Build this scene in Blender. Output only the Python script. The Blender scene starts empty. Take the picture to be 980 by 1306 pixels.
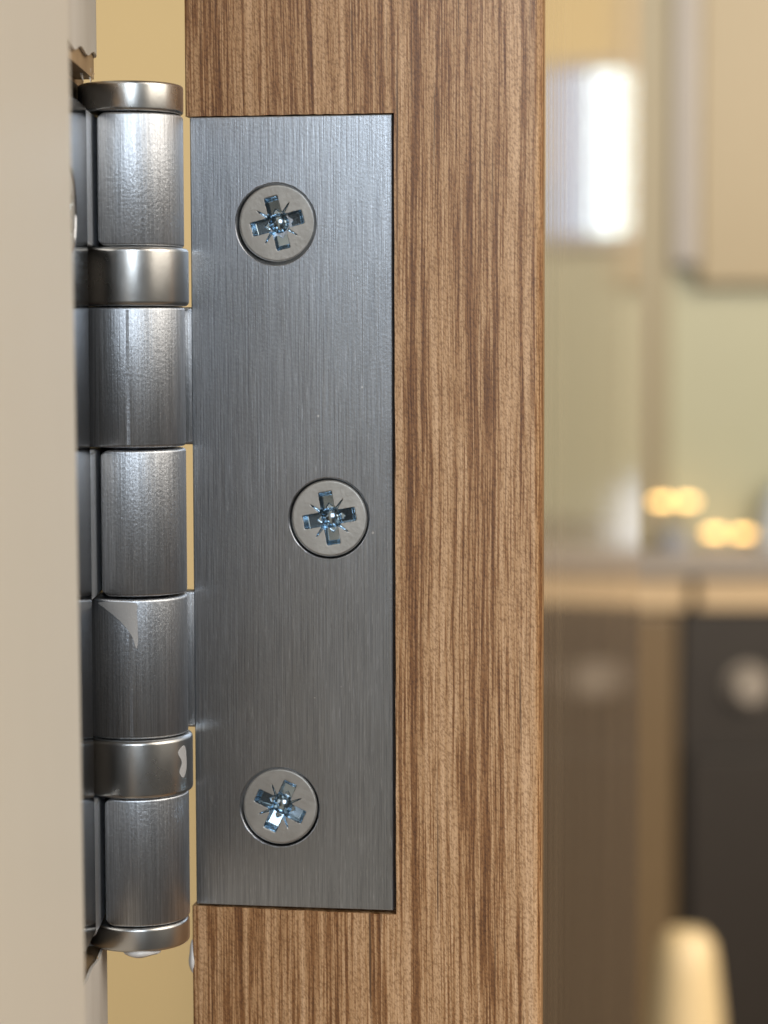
import bpy, bmesh, math, random
from mathutils import Vector, Matrix
from mathutils.geometry import delaunay_2d_cdt
random.seed(7)
SC = bpy.context.scene
COL = SC.collection
R_ = math.radians
MM = 0.001
CAMZ = 1.15                      # height of the lens above the floor

# ---------------------------------------------------------------- camera
cam_d = bpy.data.cameras.new('camera')
cam = bpy.data.objects.new('camera', cam_d)
COL.objects.link(cam)
cam.location = (0, 0, CAMZ)
fwd = Vector((0, math.cos(R_(4.26)), -math.sin(R_(4.26))))
q = fwd.to_track_quat('-Z', 'Y')
cam.rotation_mode = 'QUATERNION'
cam.rotation_quaternion = q @ Matrix.Rotation(R_(-0.15), 4, 'Z').to_quaternion()
cam_d.sensor_fit = 'VERTICAL'
cam_d.sensor_height = 24.0
cam_d.lens = 24.0 * 3000 / 1306
cam_d.clip_start = 0.01
cam_d.clip_end = 50
cam_d.dof.use_dof = True
cam_d.dof.focus_distance = 0.300
cam_d.dof.aperture_fstop = 12.5
SC.camera = cam

# ---------------------------------------------------------------- world and lamps (an indoor photograph)
w = bpy.data.worlds.new('World'); SC.world = w; w.use_nodes = True
bg = w.node_tree.nodes['Background']
bg.inputs[0].default_value = (1.0, 0.93, 0.84, 1)
bg.inputs[1].default_value = 0.06

def area(name, loc, target, sx, sy, power, col):
    d = bpy.data.lights.new(name, 'AREA'); d.shape = 'RECTANGLE'
    d.size = sx; d.size_y = sy; d.energy = power; d.color = col
    o = bpy.data.objects.new(name, d); COL.objects.link(o)
    o.location = loc
    o.rotation_euler = (Vector(target) - Vector(loc)).to_track_quat('-Z', 'Y').to_euler()
    return o
area('hall_window_light', (-0.25, -1.7, 1.87), (0, 0.3, 1.13), 1.5, 1.0, 41, (0.80, 0.90, 1.0))
area('hall_side_light', (1.7, -0.15, 2.15), (0, 0.25, 1.1), 2.4, 1.6, 40, (1.0, 0.91, 0.79))
area('kitchen_light', (0.85, 0.85, 1.72), (0.25, 2.7, 1.0), 1.1, 0.9, 27, (1.0, 0.86, 0.66))

SC.view_settings.view_transform = 'Standard'
SC.view_settings.look = 'None'
SC.view_settings.gamma = 1
SC.view_settings.use_curve_mapping = False
SC.view_settings.exposure = 0.2
SC.render.engine = 'CYCLES'
SC.render.resolution_x = 768; SC.render.resolution_y = 1024

# ---------------------------------------------------------------- materials
class NT:
    def __init__(s, name):
        s.m = bpy.data.materials.new(name); s.m.use_nodes = True
        s.t = s.m.node_tree; s.n = s.t.nodes
        s.p = s.n['Principled BSDF']
    def new(s, t, **k):
        n = s.n.new(t)
        for a, b in k.items(): setattr(n, a, b)
        return n
    def link(s, a, b): s.t.links.new(a, b)
    def coords(s, scale, rot=(0, 0, 0), loc=(0, 0, 0)):
        c = s.new('ShaderNodeTexCoord'); m = s.new('ShaderNodeMapping')
        m.inputs['Scale'].default_value = scale
        m.inputs['Rotation'].default_value = rot
        m.inputs['Location'].default_value = loc
        s.link(c.outputs['Object'], m.inputs[0]); return m.outputs[0]
    def noise(s, vec, scale=1, detail=2, rough=0.5, dist=0):
        n = s.new('ShaderNodeTexNoise')
        n.inputs['Scale'].default_value = scale; n.inputs['Detail'].default_value = detail
        n.inputs['Roughness'].default_value = rough; n.inputs['Distortion'].default_value = dist
        s.link(vec, n.inputs['Vector']); return n.outputs['Fac']
    def math(s, op, a, b=None, clamp=False):
        n = s.new('ShaderNodeMath', operation=op, use_clamp=clamp)
        for i, v in enumerate((a, b)):
            if v is None: continue
            if isinstance(v, (int, float)): n.inputs[i].default_value = v
            else: s.link(v, n.inputs[i])
        return n.outputs[0]
    def rng(s, v, a, b, c=0.0, d=1.0):
        n = s.new('ShaderNodeMapRange'); s.link(v, n.inputs[0])
        for i, x in enumerate((a, b, c, d)): n.inputs[i + 1].default_value = x
        return n.outputs[0]
    def ramp(s, v, stops):
        n = s.new('ShaderNodeValToRGB'); s.link(v, n.inputs[0])
        e = n.color_ramp.elements
        while len(e) < len(stops): e.new(0.5)
        for i, (p, c) in enumerate(stops):
            e[i].position = p; e[i].color = (*c, 1)
        return n.outputs[0]
    def mix(s, f, a, b, mode='MIX'):
        n = s.new('ShaderNodeMix', data_type='RGBA', blend_type=mode)
        for i, v in ((0, f), (6, a), (7, b)):
            if isinstance(v, (int, float)): n.inputs[i].default_value = v
            elif isinstance(v, tuple): n.inputs[i].default_value = (*v, 1)
            else: s.link(v, n.inputs[i])
        return n.outputs[2]
    def bump(s, h, strength, dist, prev=None):
        n = s.new('ShaderNodeBump'); n.inputs['Strength'].default_value = strength
        n.inputs['Distance'].default_value = dist; s.link(h, n.inputs['Height'])
        if prev is not None: s.link(prev, n.inputs['Normal'])
        return n.outputs[0]
    def set(s, **k):
        for a, v in k.items():
            a = a.replace('_', ' ')
            i = s.p.inputs[a]
            if isinstance(v, (int, float)): i.default_value = v
            elif isinstance(v, tuple): i.default_value = (*v, 1)
            else: s.link(v, i)
        return s.m

def brushed(name, base, rough, streak, grain, aniso):
    t = NT(name)
    v1 = t.coords((5200, 5200, 90))            # brush lines, upright
    v2 = t.coords((2600, 2600, 60))
    v3 = t.coords((3200, 3200, 2400))          # fine pitting
    v4 = t.coords((180, 180, 60))
    a = t.noise(v1, 1, 3, 0.6); b = t.noise(v2, 1, 2); c = t.noise(v3, 1, 2); d = t.noise(v4, 1, 3)
    e = t.noise(t.coords((9000, 9000, 420), (0, 0, 0), (3.3, 1.7, 0)), 1, 2, 0.6)   # short scratches
    scr = t.rng(e, 0.60, 0.74)
    h = t.math('ADD', t.math('MULTIPLY', a, 0.8), t.math('MULTIPLY', b, 0.5))
    n = t.bump(h, streak, 0.00006)
    n = t.bump(c, grain, 0.00008, n)
    colf = t.math('ADD', t.math('MULTIPLY', a, 0.85), t.math('MULTIPLY', d, 0.15))
    dark = tuple(x * 0.74 for x in base); lite = tuple(min(1, x * 1.22) for x in base)
    col = t.mix(t.rng(colf, 0.32, 0.68), dark, lite)
    col = t.mix(t.math('MULTIPLY', scr, 0.55), col, tuple(min(1, x * 1.75) for x in base))
    vo = t.new('ShaderNodeTexVoronoi'); vo.inputs['Scale'].default_value = 1.0
    t.link(t.coords((420, 420, 420), (0.3, 0.2, 0.1)), vo.inputs['Vector'])
    gate = t.math('GREATER_THAN', t.noise(t.coords((210, 210, 210)), 1, 2), 0.60)
    speck = t.math('MULTIPLY', t.rng(vo.outputs['Distance'], 0.05, 0.075, 1.0, 0.0), gate)
    col = t.mix(t.math('MULTIPLY', speck, 0.7), col, (0.85, 0.85, 0.85))
    rg = t.rng(t.math('ADD', t.math('MULTIPLY', d, 0.5), t.math('MULTIPLY', b, 0.5)), 0.3, 0.7, rough * 0.93, rough * 1.08)
    tg = t.new('ShaderNodeTangent', direction_type='RADIAL', axis='Z')
    t.link(tg.outputs[0], t.p.inputs['Tangent'])
    return t.set(Base_Color=col, Metallic=1.0, Roughness=rg, Normal=n, Anisotropic=aniso, Anisotropic_Rotation=0.0)

M_LEAF = brushed('satin_steel', (0.365, 0.39, 0.428), 0.31, 0.50, 0.13, 0.62)
M_JLEAF = brushed('smooth_steel', (0.36, 0.375, 0.40), 0.13, 0.12, 0.05, 0.2)
M_KNUC = brushed('satin_steel_knuckle', (0.54, 0.56, 0.59), 0.39, 0.75, 0.25, 0.75)
M_KNUG = brushed('grained_steel_knuckle', (0.54, 0.56, 0.59), 0.39, 0.65, 0.30, 0.70)

def polished(name, base, rough):
    t = NT(name)
    d = t.noise(t.coords((260, 260, 160)), 1, 3)
    c = t.noise(t.coords((2600, 2600, 1800)), 1, 2)
    n = t.bump(c, 0.12, 0.00006); n = t.bump(d, 0.07, 0.0002, n)
    return t.set(Base_Color=t.mix(d, tuple(x * 0.92 for x in base), base), Metallic=1.0, Roughness=t.rng(d, 0.3, 0.7, rough * 0.88, rough * 1.12), Normal=n)
M_RING = polished('polished_nickel', (0.62, 0.615, 0.595), 0.29)
M_PIN = polished('dark_steel', (0.10, 0.10, 0.11), 0.4)
def zinc():
    t = NT('zinc_plating'); d = t.noise(t.coords((900, 900, 900)), 1, 2)
    return t.set(Base_Color=t.mix(d, (0.30, 0.39, 0.46), (0.48, 0.58, 0.66)), Metallic=1.0, Roughness=0.20)
M_REC = zinc()

def screwtop():
    t = NT('screw_face_plating')
    c = t.noise(t.coords((1900, 1900, 1900)), 1, 3); d = t.noise(t.coords((420, 420, 420)), 1, 3)
    col = t.mix(t.rng(d, 0.3, 0.7), (0.31, 0.29, 0.262), (0.385, 0.362, 0.33))
    return t.set(Base_Color=col, Metallic=0.75, Roughness=0.46, Normal=t.bump(c, 0.28, 0.00008))
M_SCREW = screwtop()

def wood(name, gloss):
    t = NT(name)
    # slow sideways drift of the grain
    co = t.new('ShaderNodeTexCoord'); sep = t.new('ShaderNodeSeparateXYZ'); t.link(co.outputs['Object'], sep.inputs[0])
    def vec(sx, sz, off=0.0, shear=0.0):
        cb = t.new('ShaderNodeCombineXYZ')
        drift = t.math('MULTIPLY', t.math('SUBTRACT', DR, 0.5), 0.0018)
        xx = t.math('ADD', sep.outputs[0], drift)
        if shear: xx = t.math('ADD', xx, t.math('MULTIPLY', sep.outputs[2], shear))
        t.link(t.math('MULTIPLY_ADD', xx, sx), cb.inputs[0])
        pass
        t.link(t.math('MULTIPLY', sep.outputs[1], sx), cb.inputs[1])
        t.link(t.math('ADD', t.math('MULTIPLY', sep.outputs[2], sz), off), cb.inputs[2])
        return cb.outputs[0]
    DR = t.noise(t.coords((30, 30, 14)), 1, 2)
    b1 = t.noise(vec(640, 6, 6.4), 1, 2, 0.55)
    b2 = t.noise(vec(1700, 20, 9.7, 0.004), 1, 3, 0.6)
    b3 = t.noise(vec(5200, 100, 1.2), 1, 3, 0.7)
    s = t.math('ADD', t.math('MULTIPLY', b1, 0.29), t.math('ADD', t.math('MULTIPLY', b2, 0.42), t.math('MULTIPLY', b3, 0.43)))
    base = t.ramp(s, [(0.460, (0.132, 0.050, 0.013)), (0.535, (0.240, 0.104, 0.033)), (0.577, (0.405, 0.225, 0.101)), (0.69, (0.57, 0.352, 0.195))])
    # pores and ray flecks: short dashes
    sp = t.noise(vec(4600, 2500, 0.4, 0.3), 1, 2, 0.6)
    spm = t.rng(sp, 0.34, 0.56)
    dk = t.mix(spm, (0.56, 0.48, 0.38), (1.14, 1.14, 1.14))
    col = t.mix(0.8, base, dk, 'MULTIPLY')
    # long dark pores
    po = t.noise(vec(2300, 34, 5.5), 1, 2, 0.5)
    pm = t.rng(po, 0.25, 0.33)
    col = t.mix(pm, (0.10, 0.045, 0.016), col)
    h = t.math('ADD', t.math('MULTIPLY', sp, 0.5), t.math('MULTIPLY', b3, 0.6))
    n = t.bump(h, 0.28, 0.00018)
    return t.set(Base_Color=col, Roughness=0.48, Specular_IOR_Level=0.4, Normal=n, Coat_Weight=gloss, Coat_Roughness=0.25)
# MULTIPLY_ADD takes a third input; keep a plain multiply
_old_math = NT.math
def _m(self, op, a, b=None, clamp=False):
    if op == 'MULTIPLY_ADD': op = 'MULTIPLY'
    return _old_math(self, op, a, b, clamp)
NT.math = _m
M_WOOD = wood('oak_veneer', 0.1)

def lacquer():
    t = NT('lacquered_oak_face')
    a = t.noise(t.coords((900, 900, 10)), 1, 3, 0.6)
    c = t.noise(t.coords((300, 300, 3)), 1, 2)
    col = t.ramp(a, [(0.35, (0.16, 0.09, 0.045)), (0.65, (0.36, 0.25, 0.15))])
    h = t.math('ADD', t.math('MULTIPLY', a, 0.5), c)
    n = t.bump(h, 0.18, 0.0003)
    wv = t.noise(t.coords((210, 210, 2)), 1, 2, 0.6)
    return t.set(Base_Color=col, Roughness=0.30, Specular_IOR_Level=0.2, Normal=n, Coat_Weight=0.9, Coat_Roughness=0.05, Coat_Normal=t.bump(wv, 1.0, 0.000022, t.bump(h, 0.02, 0.0003)))
M_FACE = lacquer()

def paint(name, c1, c2, rough, streak):
    t = NT(name)
    a = t.noise(t.coords((1400, 1400, 34)), 1, 3, 0.6); d = t.noise(t.coords((160, 160, 40)), 1, 3)
    n = t.bump(a, streak, 0.00005)
    return t.set(Base_Color=t.mix(t.rng(d, 0.3, 0.7), c1, c2), Roughness=rough, Normal=n)
M_STOP = paint('cream_paint', (0.68, 0.64, 0.56), (0.69, 0.65, 0.57), 0.5, 0.05)
M_JPAINT = paint('white_brushed_paint', (0.58, 0.55, 0.50), (0.70, 0.68, 0.64), 0.35, 0.8)
M_DRIP = paint('white_paint_drip', (0.68, 0.67, 0.66), (0.75, 0.74, 0.73), 0.3, 0.05)
M_PATCH = paint('grey_white_patch', (0.42, 0.41, 0.40), (0.50, 0.49, 0.48), 0.3, 0.05)
M_RAW = paint('raw_pine', (0.30, 0.20, 0.11), (0.46, 0.33, 0.19), 0.7, 0.9)
M_GAP_SHADE = paint('painted_gap_shade', (0.02, 0.017, 0.014), (0.035, 0.028, 0.022), 0.6, 0.3)
M_WALL = paint('yellow_wall_paint', (0.78, 0.61, 0.32), (0.80, 0.63, 0.34), 0.6, 0.05)
M_GREEN = paint('grey_green_splashback', (0.37, 0.365, 0.25), (0.39, 0.385, 0.27), 0.4, 0.05)
M_CAB = paint('cream_cabinet', (0.32, 0.25, 0.145), (0.34, 0.27, 0.16), 0.4, 0.05)
M_ENDP = paint('tan_end_panel', (0.27, 0.225, 0.135), (0.29, 0.245, 0.15), 0.4, 0.05)
M_BROWN = paint('brown_cabinet', (0.15, 0.098, 0.047), (0.18, 0.12, 0.06), 0.4, 0.05)
M_MUG = paint('blue_grey_glaze', (0.34, 0.36, 0.42), (0.38, 0.40, 0.46), 0.25, 0.05)
M_PALE = paint('pale_grey_trim', (0.34, 0.31, 0.29), (0.37, 0.34, 0.32), 0.4, 0.05)
M_TOP = paint('grey_worktop', (0.30, 0.26, 0.23), (0.36, 0.32, 0.28), 0.3, 0.05)
M_DRAW = paint('tan_drawer', (0.58, 0.42, 0.25), (0.62, 0.46, 0.28), 0.4, 0.05)
M_BLACK = paint('black_enamel', (0.020, 0.014, 0.010), (0.027, 0.020, 0.014), 0.5, 0.05)
M_KNOB = paint('grey_knob', (0.32, 0.275, 0.23), (0.36, 0.315, 0.27), 0.3, 0.05)
M_POST = paint('pale_varnished_pine', (0.58, 0.44, 0.24), (0.64, 0.49, 0.28), 0.4, 0.1)
M_FLOOR = paint('brown_floor', (0.16, 0.10, 0.06), (0.22, 0.15, 0.09), 0.5, 0.2)
M_KETTLE = paint('white_enamel', (0.74, 0.82, 0.93), (0.78, 0.86, 0.95), 0.2, 0.0)
def emit(name, c, s):
    t = NT(name)
    return t.set(Base_Color=c, Emission_Color=c, Emission_Strength=s)
M_GLINT = emit('warm_glow', (1.0, 0.60, 0.20), 4.5)
M_PANE = emit('bright_window_pane', (0.84, 0.98, 0.97), 3.8)
M_PANEB = emit('blue_window_pane', (0.42, 0.52, 0.80), 0.15)

# ---------------------------------------------------------------- helpers
def finish(name, bm, mat, parent=None, angle=35, smooth=True, planar=True):
    bmesh.ops.recalc_face_normals(bm, faces=bm.faces)
    me = bpy.data.meshes.new(name); bm.to_mesh(me); bm.free()
    if smooth:
        for p in me.polygons: p.use_smooth = True
        me.set_sharp_from_angle(angle=R_(angle))
        if planar:
            for p in me.polygons:
                if max(abs(c) for c in p.normal) > 0.99999: p.use_smooth = False
    me.materials.append(mat)
    o = bpy.data.objects.new(name, me); COL.objects.link(o)
    if parent: o.parent = parent
    return o
def empty(name, loc, rz=0):
    o = bpy.data.objects.new(name, None); COL.objects.link(o)
    o.location = loc; o.rotation_euler = (0, 0, rz); o.empty_display_size = 0.02
    return o
def tag(o, label, cat, group=None):
    o['label'] = label; o['category'] = cat
    if group: o['group'] = group
    return o
def struct(o): o['kind'] = 'structure'; return o
def box_bm(x0, x1, y0, y1, z0, z1, bev=0, seg=2):
    bm = bmesh.new(); bmesh.ops.create_cube(bm, size=1)
    for v in bm.verts:
        v.co = Vector(((x0 + x1) / 2 + v.co.x * (x1 - x0), (y0 + y1) / 2 + v.co.y * (y1 - y0), (z0 + z1) / 2 + v.co.z * (z1 - z0)))
    if bev: bmesh.ops.bevel(bm, geom=bm.edges[:], offset=bev, segments=seg, affect='EDGES', profile=0.5)
    return bm
def lathe_bm(prof, n=96, center=(0, 0), closed=False):
    bm = bmesh.new(); rings = []
    for r, z in prof:
        if r < 1e-9: rings.append([bm.verts.new((center[0], center[1], z))]); continue
        rings.append([bm.verts.new((center[0] + r * math.cos(2 * math.pi * k / n), center[1] + r * math.sin(2 * math.pi * k / n), z)) for k in range(n)])
    prs = list(zip(rings, rings[1:]))
    if closed: prs.append((rings[-1], rings[0]))
    for a, b in prs:
        for k in range(n):
            f = [a[k % len(a)], a[(k + 1) % len(a)], b[(k + 1) % len(b)], b[k % len(b)]]
            u = []
            for v in f:
                if v not in u: u.append(v)
            if len(u) >= 3: bm.faces.new(u)
    return bm
def rounded(r, z0, z1, c, n=5, r_in=0.0):
    """profile of a disc with rounded rims, from the bottom axis to the top axis"""
    p = [(r_in, z0)]
    for i in range(n + 1):
        a = math.pi / 2 * i / n
        p.append((r - c + c * math.sin(a), z0 + c - c * math.cos(a)))
    for i in range(n + 1):
        a = math.pi / 2 * i / n
        p.append((r - c + c * math.cos(a), z1 - c + c * math.sin(a)))
    p.append((r_in, z1))
    return p
def extrude_poly(pts, d0, d1, bev=0):
    """outline in (x,z) extruded in y"""
    bm = bmesh.new()
    a = [bm.verts.new((x, d0, z)) for x, z in pts]; b = [bm.verts.new((x, d1, z)) for x, z in pts]
    bm.faces.new(a); bm.faces.new(b[::-1])
    for i in range(len(pts)):
        j = (i + 1) % len(pts); bm.faces.new((a[i], b[i], b[j], a[j]))
    return bm

# ---------------------------------------------------------------- key places
TH = R_(8.66)                                   # the open door's turn
Z0 = CAMZ
HZ = -0.0230 + Z0                               # middle of the leaf
BX, BY = -0.0319, 0.3003                        # hinge pin
RB, TK = 6.6 * MM, 2.4 * MM                     # knuckle radius, leaf thickness
LS = 6.64 * MM                                  # leaf edge from the pin, along the door edge
LW, LH = 26.1 * MM, 102.0 * MM
DEP = RB - TK                                   # leaf face behind the pin
# in the door's frame: origin at the pin, x along the door edge, y into the door

# ================================================================= setting
fl = finish('floor', box_bm(-2.5, 3.0, -0.6, 3.2, -0.06, 0.0), M_FLOOR); struct(fl)
wl = finish('back_wall', box_bm(-2.2, 2.4, 3.0, 3.1, 0.0, 2.5), M_WALL); struct(wl)

# ================================================================= door
door = empty('wooden_door', (BX, BY, 0), -TH)
tag(door, 'oak veneered door standing open, its striped brown edge facing the viewer', 'door')
DS0, DS1 = LS - 0.6 * MM, LS + 45.2 * MM        # the two faces of the door
DZ0, DZ1 = 0.01, 2.02
DL = 0.292
EDGE = 3.2 * MM
g = 0.25 * MM
zt, zb = HZ + LH / 2 + 0.15 * MM, HZ - LH / 2 - 0.3 * MM
sr = LS + LW + 0.30 * MM
def jag(p, q, n, amp):
    out = []
    for i in range(n):
        f = i / n; x = p[0] + (q[0] - p[0]) * f; z = p[1] + (q[1] - p[1]) * f
        k = random.uniform(-amp, amp) if i else 0
        dx, dz = q[0] - p[0], q[1] - p[1]; l = math.hypot(dx, dz)
        out.append((x - dz / l * k, z + dx / l * k))
    return out
rr = 0.9 * MM
pts = [(DS0, DZ0), (DS1, DZ0), (DS1, DZ1), (DS0, DZ1)]
pts += jag((DS0, zt), (sr, zt), 34, 0.05 * MM) + jag((sr, zt), (sr + 0.08 * MM, zb - 0.22 * MM), 26, 0.05 * MM) + jag((sr + 0.08 * MM, zb - 0.22 * MM), (DS0, zb), 30, 0.07 * MM) + [(DS0, zb)]
bm = extrude_poly(pts, DEP + 0.0 * MM, DEP + EDGE)
ed = [e for e in bm.edges if all(abs(v.co.x - DS1) < 1e-7 for v in e.verts) and all(abs(v.co.y - DEP) < 1e-7 for v in e.verts)]
bmesh.ops.bevel(bm, geom=ed, offset=1.1 * MM, segments=5, affect='EDGES', profile=0.5)
ed = [e for e in bm.edges if all(abs(v.co.x - DS0) < 1e-7 for v in e.verts) and all(abs(v.co.y - DEP) < 1e-7 for v in e.verts)]
bmesh.ops.bevel(bm, geom=ed, offset=0.25 * MM, segments=2, affect='EDGES', profile=0.5)
lip = finish('edge_lipping', bm, M_WOOD, door, 50)
core = finish('door_core', box_bm(DS0 + 0.05 * MM, DS1 - 1.0 * MM, DEP + EDGE, DEP + DL, DZ0, DZ1), M_WOOD, door)
# lacquered face: a hinge stile and a panel with a fine joint between them
GJ = DEP + 0.158
finish('hinge_stile', box_bm(DS1 - 1.0 * MM, DS1 - 0.15 * MM, DEP + EDGE, GJ, DZ0, DZ1, 0.1 * MM), M_FACE, door)
finish('face_panel', box_bm(DS1 - 1.0 * MM, DS1 - 0.15 * MM, GJ + 0.8 * MM, DEP + DL, DZ0, DZ1, 0.1 * MM), M_FACE, door)

def blob(name, parent, loc, sx, sy, sz, mat, seed=1):
    bm = bmesh.new(); bmesh.ops.create_icosphere(bm, subdivisions=3, radius=1)
    rnd = random.Random(seed)
    ph = [rnd.uniform(0, 6) for _ in range(6)]
    for v in bm.verts:
        k = 1 + 0.13 * math.sin(3 * v.co.x + ph[0]) + 0.11 * math.sin(4 * v.co.z + ph[1]) + 0.08 * math.sin(5 * v.co.y + ph[2])
        v.co = Vector((v.co.x * sx * k + loc[0], v.co.y * sy * k + loc[1], v.co.z * sz * k + loc[2]))
    return finish(name, bm, mat, parent)
blob('paint_drip', door, (DS0 - 0.05 * MM, DEP + 0.7 * MM, Z0 - 0.0813), 0.62 * MM, 0.8 * MM, 1.9 * MM, M_DRIP, 3)

# ================================================================= door frame
frame = empty('door_frame', (0, 0, 0))
tag(frame, 'cream painted door frame, blurred at the left edge, with torn paint round the hinge', 'door frame')
JD = 4.25 * MM                                  # jamb leaf face left of the pin
JX = BX - JD                                   # face of the jamb, flush with its leaf
JY1 = BY + 1.2 * MM                             # far corner of the jamb
HT, HB = HZ + LH / 2 + 0.3 * MM, HZ - LH / 2 - 0.3 * MM
CT, CB = Z0 + 32.2 * MM, Z0 - 78.6 * MM         # ends of the pin caps
# solid jamb with the hinge mortise cut out of it (three blocks of one board)
bm = bmesh.new()
def addbox(bm, *a):
    t = box_bm(*a); me = bpy.data.meshes.new('t'); t.to_mesh(me); t.free(); bm.from_mesh(me); bpy.data.meshes.remove(me)
JN = 0.215
addbox(bm, JX - 0.035, JX - 2.9 * MM, JN, JY1, 0.0, 2.06)
addbox(bm, JX - 2.9 * MM, JX - 0.45 * MM, JN, JY1 - 0.3 * MM, CT + 0.4 * MM, 2.06)
addbox(bm, JX - 2.9 * MM, JX - 0.45 * MM, JN, JY1 - 0.3 * MM, 0.0, CB - 0.4 * MM)
addbox(bm, JX - 0.02, JX - 2.95 * MM, JY1, JY1 + 9 * MM, CB - 2 * MM, CT + 2 * MM)
finish('jamb', bm, M_RAW, frame, smooth=False)
finish('gap_shade_strip', box_bm(JX - 2.9 * MM, JX - 2.55 * MM, BY - 16 * MM, JY1 + 9 * MM, CB + 0.5 * MM, CT - 0.3 * MM), M_GAP_SHADE, frame)  # near-black strip: shade of the gap beside the barrel, put into colour
# paint skin on the jamb face and round its far corner, torn where the mortise begins
def skin(name, zlo, zhi, ragged_low, seed):
    rnd = random.Random(seed); bm = bmesh.new()
    path = [(JX, JN), (JX, JY1 - 0.9 * MM), (JX - 0.12 * MM, JY1 - 0.35 * MM), (JX - 0.5 * MM, JY1), (JX - 4 * MM, JY1 + 0.1 * MM)]
    ys = []
    for i in range(41): ys.append((JX, JY1 - 0.9 * MM - 26 * MM * (1 - i / 40.0)))
    path = [(JX, JN)] + ys + path[2:]
    cols = []
    for i, (x, y) in enumerate(path):
        f = max(0.0, min(1.0, (i - 6) / 34.0))
        e = (0.35 * math.sin(i * 0.33 + seed) + rnd.uniform(-0.03, 0.03) + 1.4 * f) * MM
        lo, hi = zlo, zhi
        if ragged_low: lo = zlo + e + 0.8 * MM
        else: hi = zhi - e * 0.6 - 0.2 * MM
        # outer and inner skin, 0.35 mm apart
        nx, ny = (1, 0) if i < len(path) - 3 else ((0.7, 0.7) if i < len(path) - 1 else (0, 1))
        th = 0.35 * MM
        cols.append([bm.verts.new(c) for c in ((x, y, lo), (x, y, hi), (x - nx * th, y - ny * th, hi), (x - nx * th, y - ny * th, lo))])
    for a, b in zip(cols, cols[1:]):
        for k in range(4): bm.faces.new((a[k], b[k], b[(k + 1) % 4], a[(k + 1) % 4]))
    bm.faces.new(cols[0]); bm.faces.new(cols[-1][::-1])
    return finish(name, bm, M_JPAINT, frame, 40)
skin('paint_skin', CT + 1.0 * MM, 2.06, True, 2)
skin('paint_skin', 0.0, CB + 1.2 * MM, False, 5)
# splinters of raw wood left in the cut ends
for k in range(12):
    up = k < 5
    y = JY1 - random.uniform(0.3, 9) * MM
    zc = (CT + random.uniform(0.0, 1.5) * MM) if up else (CB + random.uniform(-1.0, 1.2) * MM)
    l = random.uniform(0.4, 1.2) * MM; wd = random.uniform(0.2, 0.45) * MM
    bm = bmesh.new()
    x = JX - random.uniform(0.1, 1.4) * MM
    sgn = -1 if up else 1
    base = [bm.verts.new((x + dx * wd, y + dy * wd, zc - sgn * 0.6 * MM)) for dx, dy in ((1, 0), (-0.5, 0.9), (-0.5, -0.9))]
    tip = bm.verts.new((x + random.uniform(-0.2, 0.5) * MM, y + random.uniform(-0.9, 0.9) * MM, zc + sgn * l))
    bm.faces.new(base)
    for i in range(3): bm.faces.new((base[i], base[(i + 1) % 3], tip))
    finish('splinter', bm, M_RAW if k % 3 else M_JPAINT, frame, smooth=False)
# stop: nearer to the lens, a little out of plumb
bm = box_bm(JX - 0.03, -0.0327, 0.16, 0.250, -1.15, 0.91, 0.7 * MM, 3)
st = finish('door_stop', bm, M_STOP, frame)
st.location = (0, 0, Z0); st.rotation_euler = (0, R_(-0.24), 0)

# ================================================================= hinge
hinge = empty('door_hinge', (BX, BY, HZ))
tag(hinge, 'satin steel butt hinge with five knuckles, screwed into the door edge', 'hinge')
zl = lambda mm: Z0 + mm * MM - HZ               # height below the lens in mm -> hinge frame

def door_xy(s, d):                              # door frame -> hinge frame
    return (s * math.cos(TH) + d * math.sin(TH), -s * math.sin(TH) + d * math.cos(TH))

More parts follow.
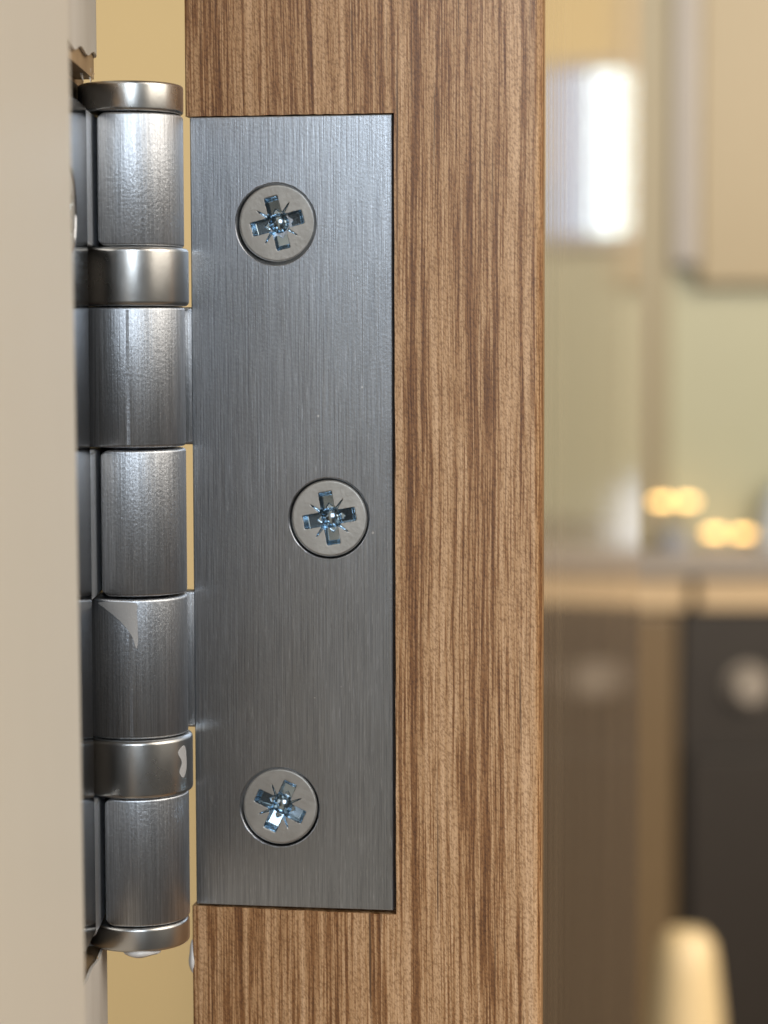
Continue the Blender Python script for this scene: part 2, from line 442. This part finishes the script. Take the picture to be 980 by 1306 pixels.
def sweep_knuckle(kind, z0, z1):
    """sheet rolled round the pin; cross-section a rounded rectangle"""
    tail = 11.0 * MM if kind == 'jamb' else LS
    TS = RB - JD if kind == 'jamb' else TK       # sheet thickness
    rm = RB - TS / 2
    path = []                                   # (x, y, nx, ny) centre line of the sheet, in the jamb frame
    n0 = 6
    for i in range(n0): path.append((-rm, -tail + tail * i / n0, -1, 0))
    a0, a1 = 180.0, -125.5 if kind == 'jamb' else -128.0
    n = 84
    for i in range(n + 1):
        a = R_(a0 + (a1 - a0) * i / n); path.append((rm * math.cos(a), rm * math.sin(a), math.cos(a), math.sin(a)))
    # corner rounding towards the end of the roll
    rc = 1.3 * MM
    L = [0.0]
    for p, q_ in zip(path, path[1:]): L.append(L[-1] + math.hypot(q_[0] - p[0], q_[1] - p[1]))
    # refine the last stretch
    bm = bmesh.new(); rings = []
    h = (z1 - z0) / 2; zc = (z0 + z1) / 2
    c = 0.42 * MM if kind == 'door' else 0.36 * MM
    extra = []
    aend = a1
    for i in range(9):
        a = R_(aend - math.degrees(0) + (8 - i) * 1.7); extra.append(a)
    P = [(p, L[-1] - l) for p, l in zip(path, L) if L[-1] - l > rc * 1.02]
    for a in extra: P.append(((rm * math.cos(a), rm * math.sin(a), math.cos(a), math.sin(a)), rm * abs(a - R_(aend))))
    P = [x for i, x in enumerate(P)]
    P.sort(key=lambda x: -x[1])
    for (x, y, nx, ny), d in P:
        hh = h
        if d < rc: hh = h - (rc - math.sqrt(max(0, rc * rc - (rc - d) ** 2))) * 0.8
        th = TS / 2
        if d < 0.4 * MM: th = TS / 2 - (0.4 * MM - math.sqrt(max(0, (0.4 * MM) ** 2 - (0.4 * MM - d) ** 2))) * 0.7
        ring = []
        for sx, sz in ((1, 1), (-1, 1), (-1, -1), (1, -1)):
            for k in range(5):
                f = k / 4 * math.pi / 2
                # corner arcs run round the section
                if (sx, sz) in ((1, 1), (-1, -1)): u, v = math.cos(f), math.sin(f)
                else: u, v = math.sin(f), math.cos(f)
                t_ = sx * (th - c + c * u); zz = sz * (hh - c + c * v)
                ring.append((x + nx * t_, y + ny * t_, zc + zz))
        rings.append(ring)
    vs = []
    for ring in rings:
        row = []
        for x, y, z in ring:
            if kind == 'door': X, Y = door_xy(-y, -x)
            else: X, Y = x, y
            row.append(bm.verts.new((X, Y, z)))
        vs.append(row)
    n = len(vs[0])
    for a, b in zip(vs, vs[1:]):
        for k in range(n): bm.faces.new((a[k], a[(k + 1) % n], b[(k + 1) % n], b[k]))
    bm.faces.new(vs[0]); bm.faces.new(vs[-1][::-1])
    return bm
KN = [('jamb', 11.3, 27.9), ('door', -13.85, 3.9), ('jamb', -32.55, -14.05), ('door', -50.7, -32.75), ('jamb', -74.7, -58.2)]
for kind, lo, hi in KN:
    finish('knuckle', sweep_knuckle(kind, zl(lo) + 0.04 * MM, zl(hi) - 0.04 * MM), M_KNUG if kind == 'jamb' else M_KNUC, hinge, 40)
for lo, hi in ((3.88, 11.32), (-58.22, -50.68)):
    finish('bearing_ring', lathe_bm(rounded(7.15 * MM, zl(lo) + 0.05 * MM, zl(hi) - 0.05 * MM, 0.6 * MM, 6), 128), M_RING, hinge, 40)
finish('pin', lathe_bm(rounded(RB - TK - 0.05 * MM, zl(-75.5), zl(28.6), 0.1 * MM), 48), M_PIN, hinge)
finish('pin_cap', lathe_bm(rounded(6.65 * MM, zl(28.0), zl(31.7), 0.45 * MM, 6), 128), M_RING, hinge, 40)
finish('pin_cap', lathe_bm(rounded(6.55 * MM, zl(-78.0), zl(-74.8), 0.5 * MM, 6), 128), M_RING, hinge, 40)

def leaf_bm(w_, h_, holes, notches=()):
    """plate in (x,z), face at y=0 looking to -y, countersunk holes, softened rim"""
    bm = bmesh.new()
    b = 0.14 * MM
    def outline(i):
        return [(i, -h_ / 2 + i), (w_ - i, -h_ / 2 + i), (w_ - i, h_ / 2 - i), (i, h_ / 2 - i)]
    NH = 72
    V2, E2, ids = [], [], []
    o = outline(b)
    for p in o: V2.append(Vector(p))
    E2 += [(i, (i + 1) % 4) for i in range(4)]
    for hx, hz in holes:
        s = len(V2)
        for k in range(NH):
            a = 2 * math.pi * k / NH; V2.append(Vector((hx + 5.34 * MM * math.cos(a), hz + 5.34 * MM * math.sin(a))))
        E2 += [(s + k, s + (k + 1) % NH) for k in range(NH)]
    # the solver works in mm to stay clear of its tolerance
    V2 = [v * 1000 for v in V2]
    ov, oe, of, *_ = delaunay_2d_cdt(V2, E2, [], 0, 1e-5)
    vs = [bm.verts.new((v.x * MM, 0, v.y * MM)) for v in ov]
    for f in of:
        cx = sum(ov[i].x for i in f) / len(f) * MM; cz = sum(ov[i].y for i in f) / len(f) * MM
        if any(math.hypot(cx - hx, cz - hz) < 5.3 * MM for hx, hz in holes): continue
        if not (b <= cx <= w_ - b): continue
        bm.faces.new([vs[i] for i in f])
    rim = vs[:4]
    prev = rim
    for i, d in ((b * 0.3, b * 0.3), (0, b), (0, TK)):
        cur = [bm.verts.new((x, d, z)) for x, z in outline(i)]
        for k in range(4): bm.faces.new((prev[k], prev[(k + 1) % 4], cur[(k + 1) % 4], cur[k]))
        prev = cur
    bm.faces.new(prev)
    for n, (hx, hz) in enumerate(holes):
        prev = vs[4 + n * NH: 4 + (n + 1) * NH]
        for r, d in ((5.27, 0.03), (5.21, 0.09), (5.16, 0.26), (3.4, 2.2)):
            cur = [bm.verts.new((hx + r * MM * math.cos(2 * math.pi * k / NH), d * MM, hz + r * MM * math.sin(2 * math.pi * k / NH))) for k in range(NH)]
            for k in range(NH): bm.faces.new((prev[k], prev[(k + 1) % NH], cur[(k + 1) % NH], cur[k]))
            prev = cur
        bm.faces.new(prev)
    return bm
HOLES = [(11.13, 37.35), (17.86, -0.20), (11.18, -37.84)]     # in mm from the leaf's inner edge and middle
lf = finish('door_leaf', leaf_bm(LW, LH, [(a * MM, b * MM) for a, b in HOLES]), M_LEAF, hinge, 30)
x_, y_ = door_xy(LS, DEP); lf.location = (x_, y_, 0); lf.rotation_euler = (0, 0, -TH)
JH = [(15.3, -37.6)]
jl = finish('jamb_leaf', leaf_bm(LW, LH, [(a * MM, b * MM) for a, b in JH]), M_JLEAF, hinge, 30)
# turn the plate so that its face looks to +x and it runs towards the lens
JM = Matrix.Translation((-JD, -11.0 * MM, 0)) @ Matrix(((0, -1, 0, 0), (-1, 0, 0, 0), (0, 0, -1, 0), (0, 0, 0, 1)))
jl.matrix_local = JM

# screws: head with a cross recess and four tick marks
def screw_meshes():
    NR, NA = 84, 320
    RH = 4.93
    def depth(x, y):
        r = math.hypot(x, y)
        def ss(a, b, t):
            t = max(0, min(1, (t - a) / (b - a))); return t * t * (3 - 2 * t)
        d = 0.0
        for u, v in ((x, y), (-x, y), (y, x), (-y, x)):
            if u > -0.2:
                wall = 1 - ss(0.72, 0.92, abs(v)); tip = 1 - ss(2.85, 3.52, u)
                fl_ = 1.05 + 0.95 * max(0, min(1, (3.2 - u) / 2.2))
                d = max(d, wall * tip * fl_)
        core = 1 - ss(1.50, 1.92, max(abs(x + y), abs(x - y)) / 1.22)
        d = max(d, core * 1.85)
        # domed bottom
        if r < 1.3: d = min(d, 1.85 - 0.62 * (1 - (r / 1.3) ** 2.2))
        for k in range(4):
            a = math.pi / 4 + k * math.pi / 2
            u = x * math.cos(a) + y * math.sin(a); v = -x * math.sin(a) + y * math.cos(a)
            if u > 0:
                wdt = 0.20 * (1 - max(0, (u - 1.6)) / 2.0)
                d = max(d, 0.30 * (1 - ss(wdt * 0.3, max(wdt, 0.02), abs(v))) * (1 - ss(2.5, 3.2, u)))
        if r > RH - 0.28: d = max(d, 0.18 * ((r - RH + 0.28) / 0.28) ** 2)
        return d
    rs = [RH * (i / NR) for i in range(NR + 1)]
    co, D = [], []
    for i, r in enumerate(rs):
        for k in range(NA):
            a = 2 * math.pi * (k + 0.5 * (i % 2)) / NA
            x, z = r * math.cos(a), r * math.sin(a)
            d = depth(x, z); co.append((x * MM, d * MM, z * MM)); D.append(d)
    head, rec = [], []
    for i in range(NR):
        for k in range(NA):
            k2 = (k + 1) % NA
            A, B, C, E = i * NA + k, i * NA + k2, (i + 1) * NA + k2, (i + 1) * NA + k
            tri = ((A, B, C, E),) if i else ((A, C, E),)
            for f in tri:
                m = max(D[j] for j in f)
                rad = rs[i + 1]
                (rec if (m > 0.10 and rad < 4.2) else head).append(f)
    # skirt of the countersunk head
    out = [NR * NA + k for k in range(NA)]
    base = len(co)
    for k in range(NA):
        a = 2 * math.pi * (k + 0.5 * (NR % 2)) / NA
        co.append((3.2 * MM * math.cos(a), 2.0 * MM, 3.2 * MM * math.sin(a)))
    for k in range(NA):
        k2 = (k + 1) % NA; head.append((out[k], out[k2], base + k2, base + k))
    def mk(name, faces, mat):
        used = sorted({j for f in faces for j in f}); ix = {j: n for n, j in enumerate(used)}
        me = bpy.data.meshes.new(name)
        me.from_pydata([co[j] for j in used], [], [tuple(ix[j] for j in f) for f in faces])
        me.materials.append(mat)
        bm = bmesh.new(); bm.from_mesh(me); bmesh.ops.remove_doubles(bm, verts=bm.verts, dist=1e-8)
        bmesh.ops.recalc_face_normals(bm, faces=bm.faces)
        # make sure the face looks to -y
        if sum(f.normal.y * f.calc_area() for f in bm.faces) > 0: bmesh.ops.reverse_faces(bm, faces=bm.faces)
        bm.to_mesh(me); bm.free()
        for p in me.polygons: p.use_smooth = True
        me.set_sharp_from_angle(angle=R_(40))
        return me
    return mk('screw', head, M_SCREW), mk('drive_recess', rec, M_REC)
SM, RM = screw_meshes()
def place_screw(base_mat, sx, sz, sink, turn, tilt):
    s = bpy.data.objects.new('screw', SM); COL.objects.link(s); s.parent = hinge
    s.matrix_local = base_mat @ Matrix.Translation((sx * MM, sink * MM, sz * MM)) @ Matrix.Rotation(R_(tilt[0]), 4, 'X') @ Matrix.Rotation(R_(tilt[1]), 4, 'Z') @ Matrix.Rotation(R_(-turn), 4, 'Y')
    r = bpy.data.objects.new('drive_recess', RM); COL.objects.link(r); r.parent = s
    return s
DM = Matrix.Translation((x_, y_, 0)) @ Matrix.Rotation(-TH, 4, 'Z')
place_screw(DM, 11.23, 37.50, 0.36, 14, (1.5, 2.0))
place_screw(DM, 17.86, -0.20, 0.16, 10, (-1.0, 1.0))
place_screw(DM, 11.18, -37.80, 0.18, -24, (-2.0, -1.0))
place_screw(JM, 15.3, -37.6, 0.1, 30, (0, 0))

# pale patches and a paint drip on the metal
def patch(name, r, outline, mat):
    """thin film on the barrel: outline of (degrees from the lens side to the right, height mm)"""
    bm = bmesh.new()
    o_, m_ = outline, len(outline)
    outline = []
    for i in range(m_):                          # soften the outline
        p0, p1, p2, p3 = (o_[(i + k - 1) % m_] for k in range(4))
        for f in (0.0, 0.25, 0.5, 0.75):
            outline.append(tuple(0.5 * (2 * b + (c - a) * f + (2 * a - 5 * b + 4 * c - d) * f * f + (3 * b - a - 3 * c + d) * f ** 3) for a, b, c, d in zip(p0, p1, p2, p3)))
    V2 = [Vector(p) for p in outline]
    n = len(V2); E2 = [(i, (i + 1) % n) for i in range(n)]
    a0, a1 = min(p[0] for p in outline), max(p[0] for p in outline)
    z0_, z1_ = min(p[1] for p in outline), max(p[1] for p in outline)
    for i in range(1, 14):
        for j in range(1, 10): V2.append(Vector((a0 + (a1 - a0) * i / 14, z0_ + (z1_ - z0_) * j / 10)))
    ov, oe, of, *_ = delaunay_2d_cdt(V2, E2, [], 0, 1e-5)
    def inside(p):
        c = False
        for i in range(n):
            x1, y1 = outline[i]; x2, y2 = outline[(i + 1) % n]
            if (y1 > p[1]) != (y2 > p[1]) and p[0] < (x2 - x1) * (p[1] - y1) / (y2 - y1) + x1: c = not c
        return c
    vs = [bm.verts.new((r * MM * math.sin(R_(v.x)), -r * MM * math.cos(R_(v.x)), zl(v.y))) for v in ov]
    fs = []
    for f in of:
        c = (sum(ov[i].x for i in f) / 3, sum(ov[i].y for i in f) / 3)
        if inside(c): fs.append(bm.faces.new([vs[i] for i in f]))
    bmesh.ops.delete(bm, geom=[v for v in bm.verts if not v.link_faces], context='VERTS')
    bmesh.ops.solidify(bm, geom=bm.faces[:], thickness=0.03 * MM)
    return finish(name, bm, mat, hinge)
patch('pale_patch', 6.64, [(-38, -33.3), (4, -33.2), (7, -34.4), (8, -36.5), (8, -38.2), (6, -39.0), (2, -37.6), (-6, -36.2), (-18, -34.9), (-30, -34.0)], M_PATCH)
patch('pale_patch', 7.18, [(52, -52.6), (62, -51.9), (66, -53.0), (66, -55.0), (60, -56.0), (54, -55.2), (58, -54.0)], M_PATCH)
blob('paint_drip', hinge, (0.9 * MM, -4.9 * MM, zl(-78.1)), 2.2 * MM, 1.3 * MM, 0.95 * MM, M_DRIP, 9)

# ================================================================= blurred kitchen behind
def rel(z): return Z0 + z
bm = box_bm(0.318, 0.489, 2.632, 2.998, rel(-0.235), rel(0.20))
addbox(bm, 0.496, 1.0, 2.985, 2.998, rel(-0.235), rel(0.20))
sb = tag(finish('splashback', bm, M_GREEN), 'plain grey-green splashback on the wall between wall cabinet and worktop', 'splashback')

cab = tag(empty('wall_cabinet', (0.3, 2.8, rel(0.05))), 'cream wall cabinet above the grey-green splashback, blurred at the upper right', 'cabinet')
def part(name, a, mat, parent, bev=0.003):
    bm = box_bm(*a, bev)
    for v in bm.verts: v.co -= parent.location
    return finish(name, bm, mat, parent)
part('carcass', (0.318, 0.49, 2.625, 2.985, rel(0.201), rel(0.75)), M_CAB, cab)
part('end_panel', (0.10, 0.3165, 2.60, 2.98, rel(-0.234), rel(0.745)), M_ENDP, cab)
part('cabinet_door', (0.347, 0.488, 2.60, 2.622, rel(0.056), rel(0.745)), M_CAB, cab)
part('pale_strip', (0.318, 0.3455, 2.592, 2.622, rel(0.078), rel(0.745)), M_PALE, cab)

base = tag(empty('base_cabinet', (0.3, 2.8, 0)), 'base cabinet with grey worktop and tan drawer front beside the dark oven', 'cabinet')
part('worktop', (0.02, 1.3, 2.555, 2.99, rel(-0.262), rel(-0.236)), M_TOP, base)
part('drawer_front', (0.345, 0.95, 2.575, 2.60, rel(-0.300), rel(-0.266)), M_DRAW, base)
part('drawer_front', (0.06, 0.335, 2.575, 2.60, rel(-0.300), rel(-0.266)), M_DRAW, base)
part('cabinet_door', (0.06, 0.322, 2.575, 2.60, 0.1, rel(-0.305)), M_BROWN, base)
part('carcass', (0.05, 0.326, 2.60, 2.98, 0.02, rel(-0.264)), M_DRAW, base)

ov = tag(empty('oven', (0.63, 2.8, 0)), 'black oven under the worktop with a round grey knob, out of focus', 'oven')
part('body', (0.329, 0.94, 2.585, 2.97, 0.02, rel(-0.302)), M_BLACK, ov)
part('oven_door', (0.335, 0.935, 2.562, 2.583, 0.12, rel(-0.46)), M_BLACK, ov)
def knob(x, z):
    bm = lathe_bm([(0, 0), (0.024, 0), (0.024, 0.006), (0.019, 0.010), (0.017, 0.026), (0.014, 0.029), (0, 0.029)], 48)
    for v in bm.verts: v.co = Vector((x + v.co.x, 2.584 - v.co.z, z + v.co.y)) - ov.location
    finish('knob', bm, M_KNOB, ov)
knob(0.4015, rel(-0.386)); knob(0.50, rel(-0.386)); knob(0.60, rel(-0.386))

# warm highlights on worktop ware, imitated by added glowing beads on stands
ZTOP = rel(-0.236)
def glint(x, y, z, label):
    root = tag(empty('glowing_glint', (x, y, ZTOP)), label, 'glint', 'small warm glints on the worktop')
    h = z - ZTOP
    finish('glint_stand', lathe_bm([(0, 0), (0.014, 0), (0.014, 0.003), (0.004, 0.005), (0.004, max(0.006, h - 0.008)), (0, max(0.006, h - 0.008))], 24), M_KNOB, root)
    bm = bmesh.new(); bmesh.ops.create_uvsphere(bm, u_segments=20, v_segments=12, radius=0.0065)
    for v in bm.verts: v.co.x *= 1.7; v.co.z = v.co.z * 0.55 + max(h, 0.012)
    finish('glint_bead', bm, M_GLINT, root)
glint(0.308, 2.60, rel(-0.183), 'imitated warm highlight above the worktop, upper left one of the four')
glint(0.336, 2.60, rel(-0.183), 'imitated warm highlight above the worktop, upper right one of the four')
glint(0.367, 2.60, rel(-0.218), 'imitated warm highlight low on the worktop, left one beside the white kettle')
glint(0.398, 2.60, rel(-0.219), 'imitated warm highlight low on the worktop, touching the white kettle')

kt = tag(empty('white_kettle', (0.452, 2.588, ZTOP)), 'bluish white kettle on the worktop at the right edge', 'kettle')
kt.scale = (1.0, 1.0, 1.25)
finish('kettle_body', lathe_bm([(0, 0), (0.036, 0), (0.040, 0.004), (0.038, 0.02), (0.030, 0.045), (0.022, 0.058), (0.0, 0.060)], 48), M_KETTLE, kt)
finish('lid', lathe_bm([(0, 0.060), (0.018, 0.060), (0.016, 0.064), (0.004, 0.066), (0.005, 0.074), (0, 0.076)], 32), M_KETTLE, kt)

mg = tag(empty('small_mug', (0.321, 2.585, ZTOP)), 'small blue-grey mug on the worktop just below the upper warm glints', 'mug')
finish('mug_body', lathe_bm([(0, 0), (0.010, 0), (0.013, 0.003), (0.014, 0.020), (0.0125, 0.020), (0.011, 0.004), (0, 0.003)], 32), M_MUG, mg)

# pale upright nearer than the oven
PY = 1.6
po = tag(empty('pine_post', (0.2085, PY, 0)), 'pale yellow rounded wooden post in front of the dark oven, blurred', 'post')
zt_ = rel(-0.4085)
finish('shaft', lathe_bm([(0, 0), (0.034, 0), (0.034, zt_ - 0.20), (0.0255, zt_ - 0.06), (0.0215, zt_ - 0.025), (0.019, zt_ - 0.010), (0.013, zt_ - 0.002), (0, zt_)], 48), M_POST, po)

# bright window right of the frame: the lacquered door mirrors it
wn = tag(empty('bright_window', (0.585, 2.98, rel(0.23))), 'narrow daylit window mirrored in the lacquered door face', 'window')
part('window_pane', (0.553, 0.579, 2.95, 2.956, rel(0.128), rel(0.333)), M_PANE, wn, 0)
part('window_pane', (0.584, 0.648, 2.95, 2.956, rel(0.128), rel(0.333)), M_PANEB, wn, 0)
part('window_frame', (0.515, 0.665, 2.957, 2.995, rel(0.112), rel(0.349)), M_PALE, wn, 0.003)
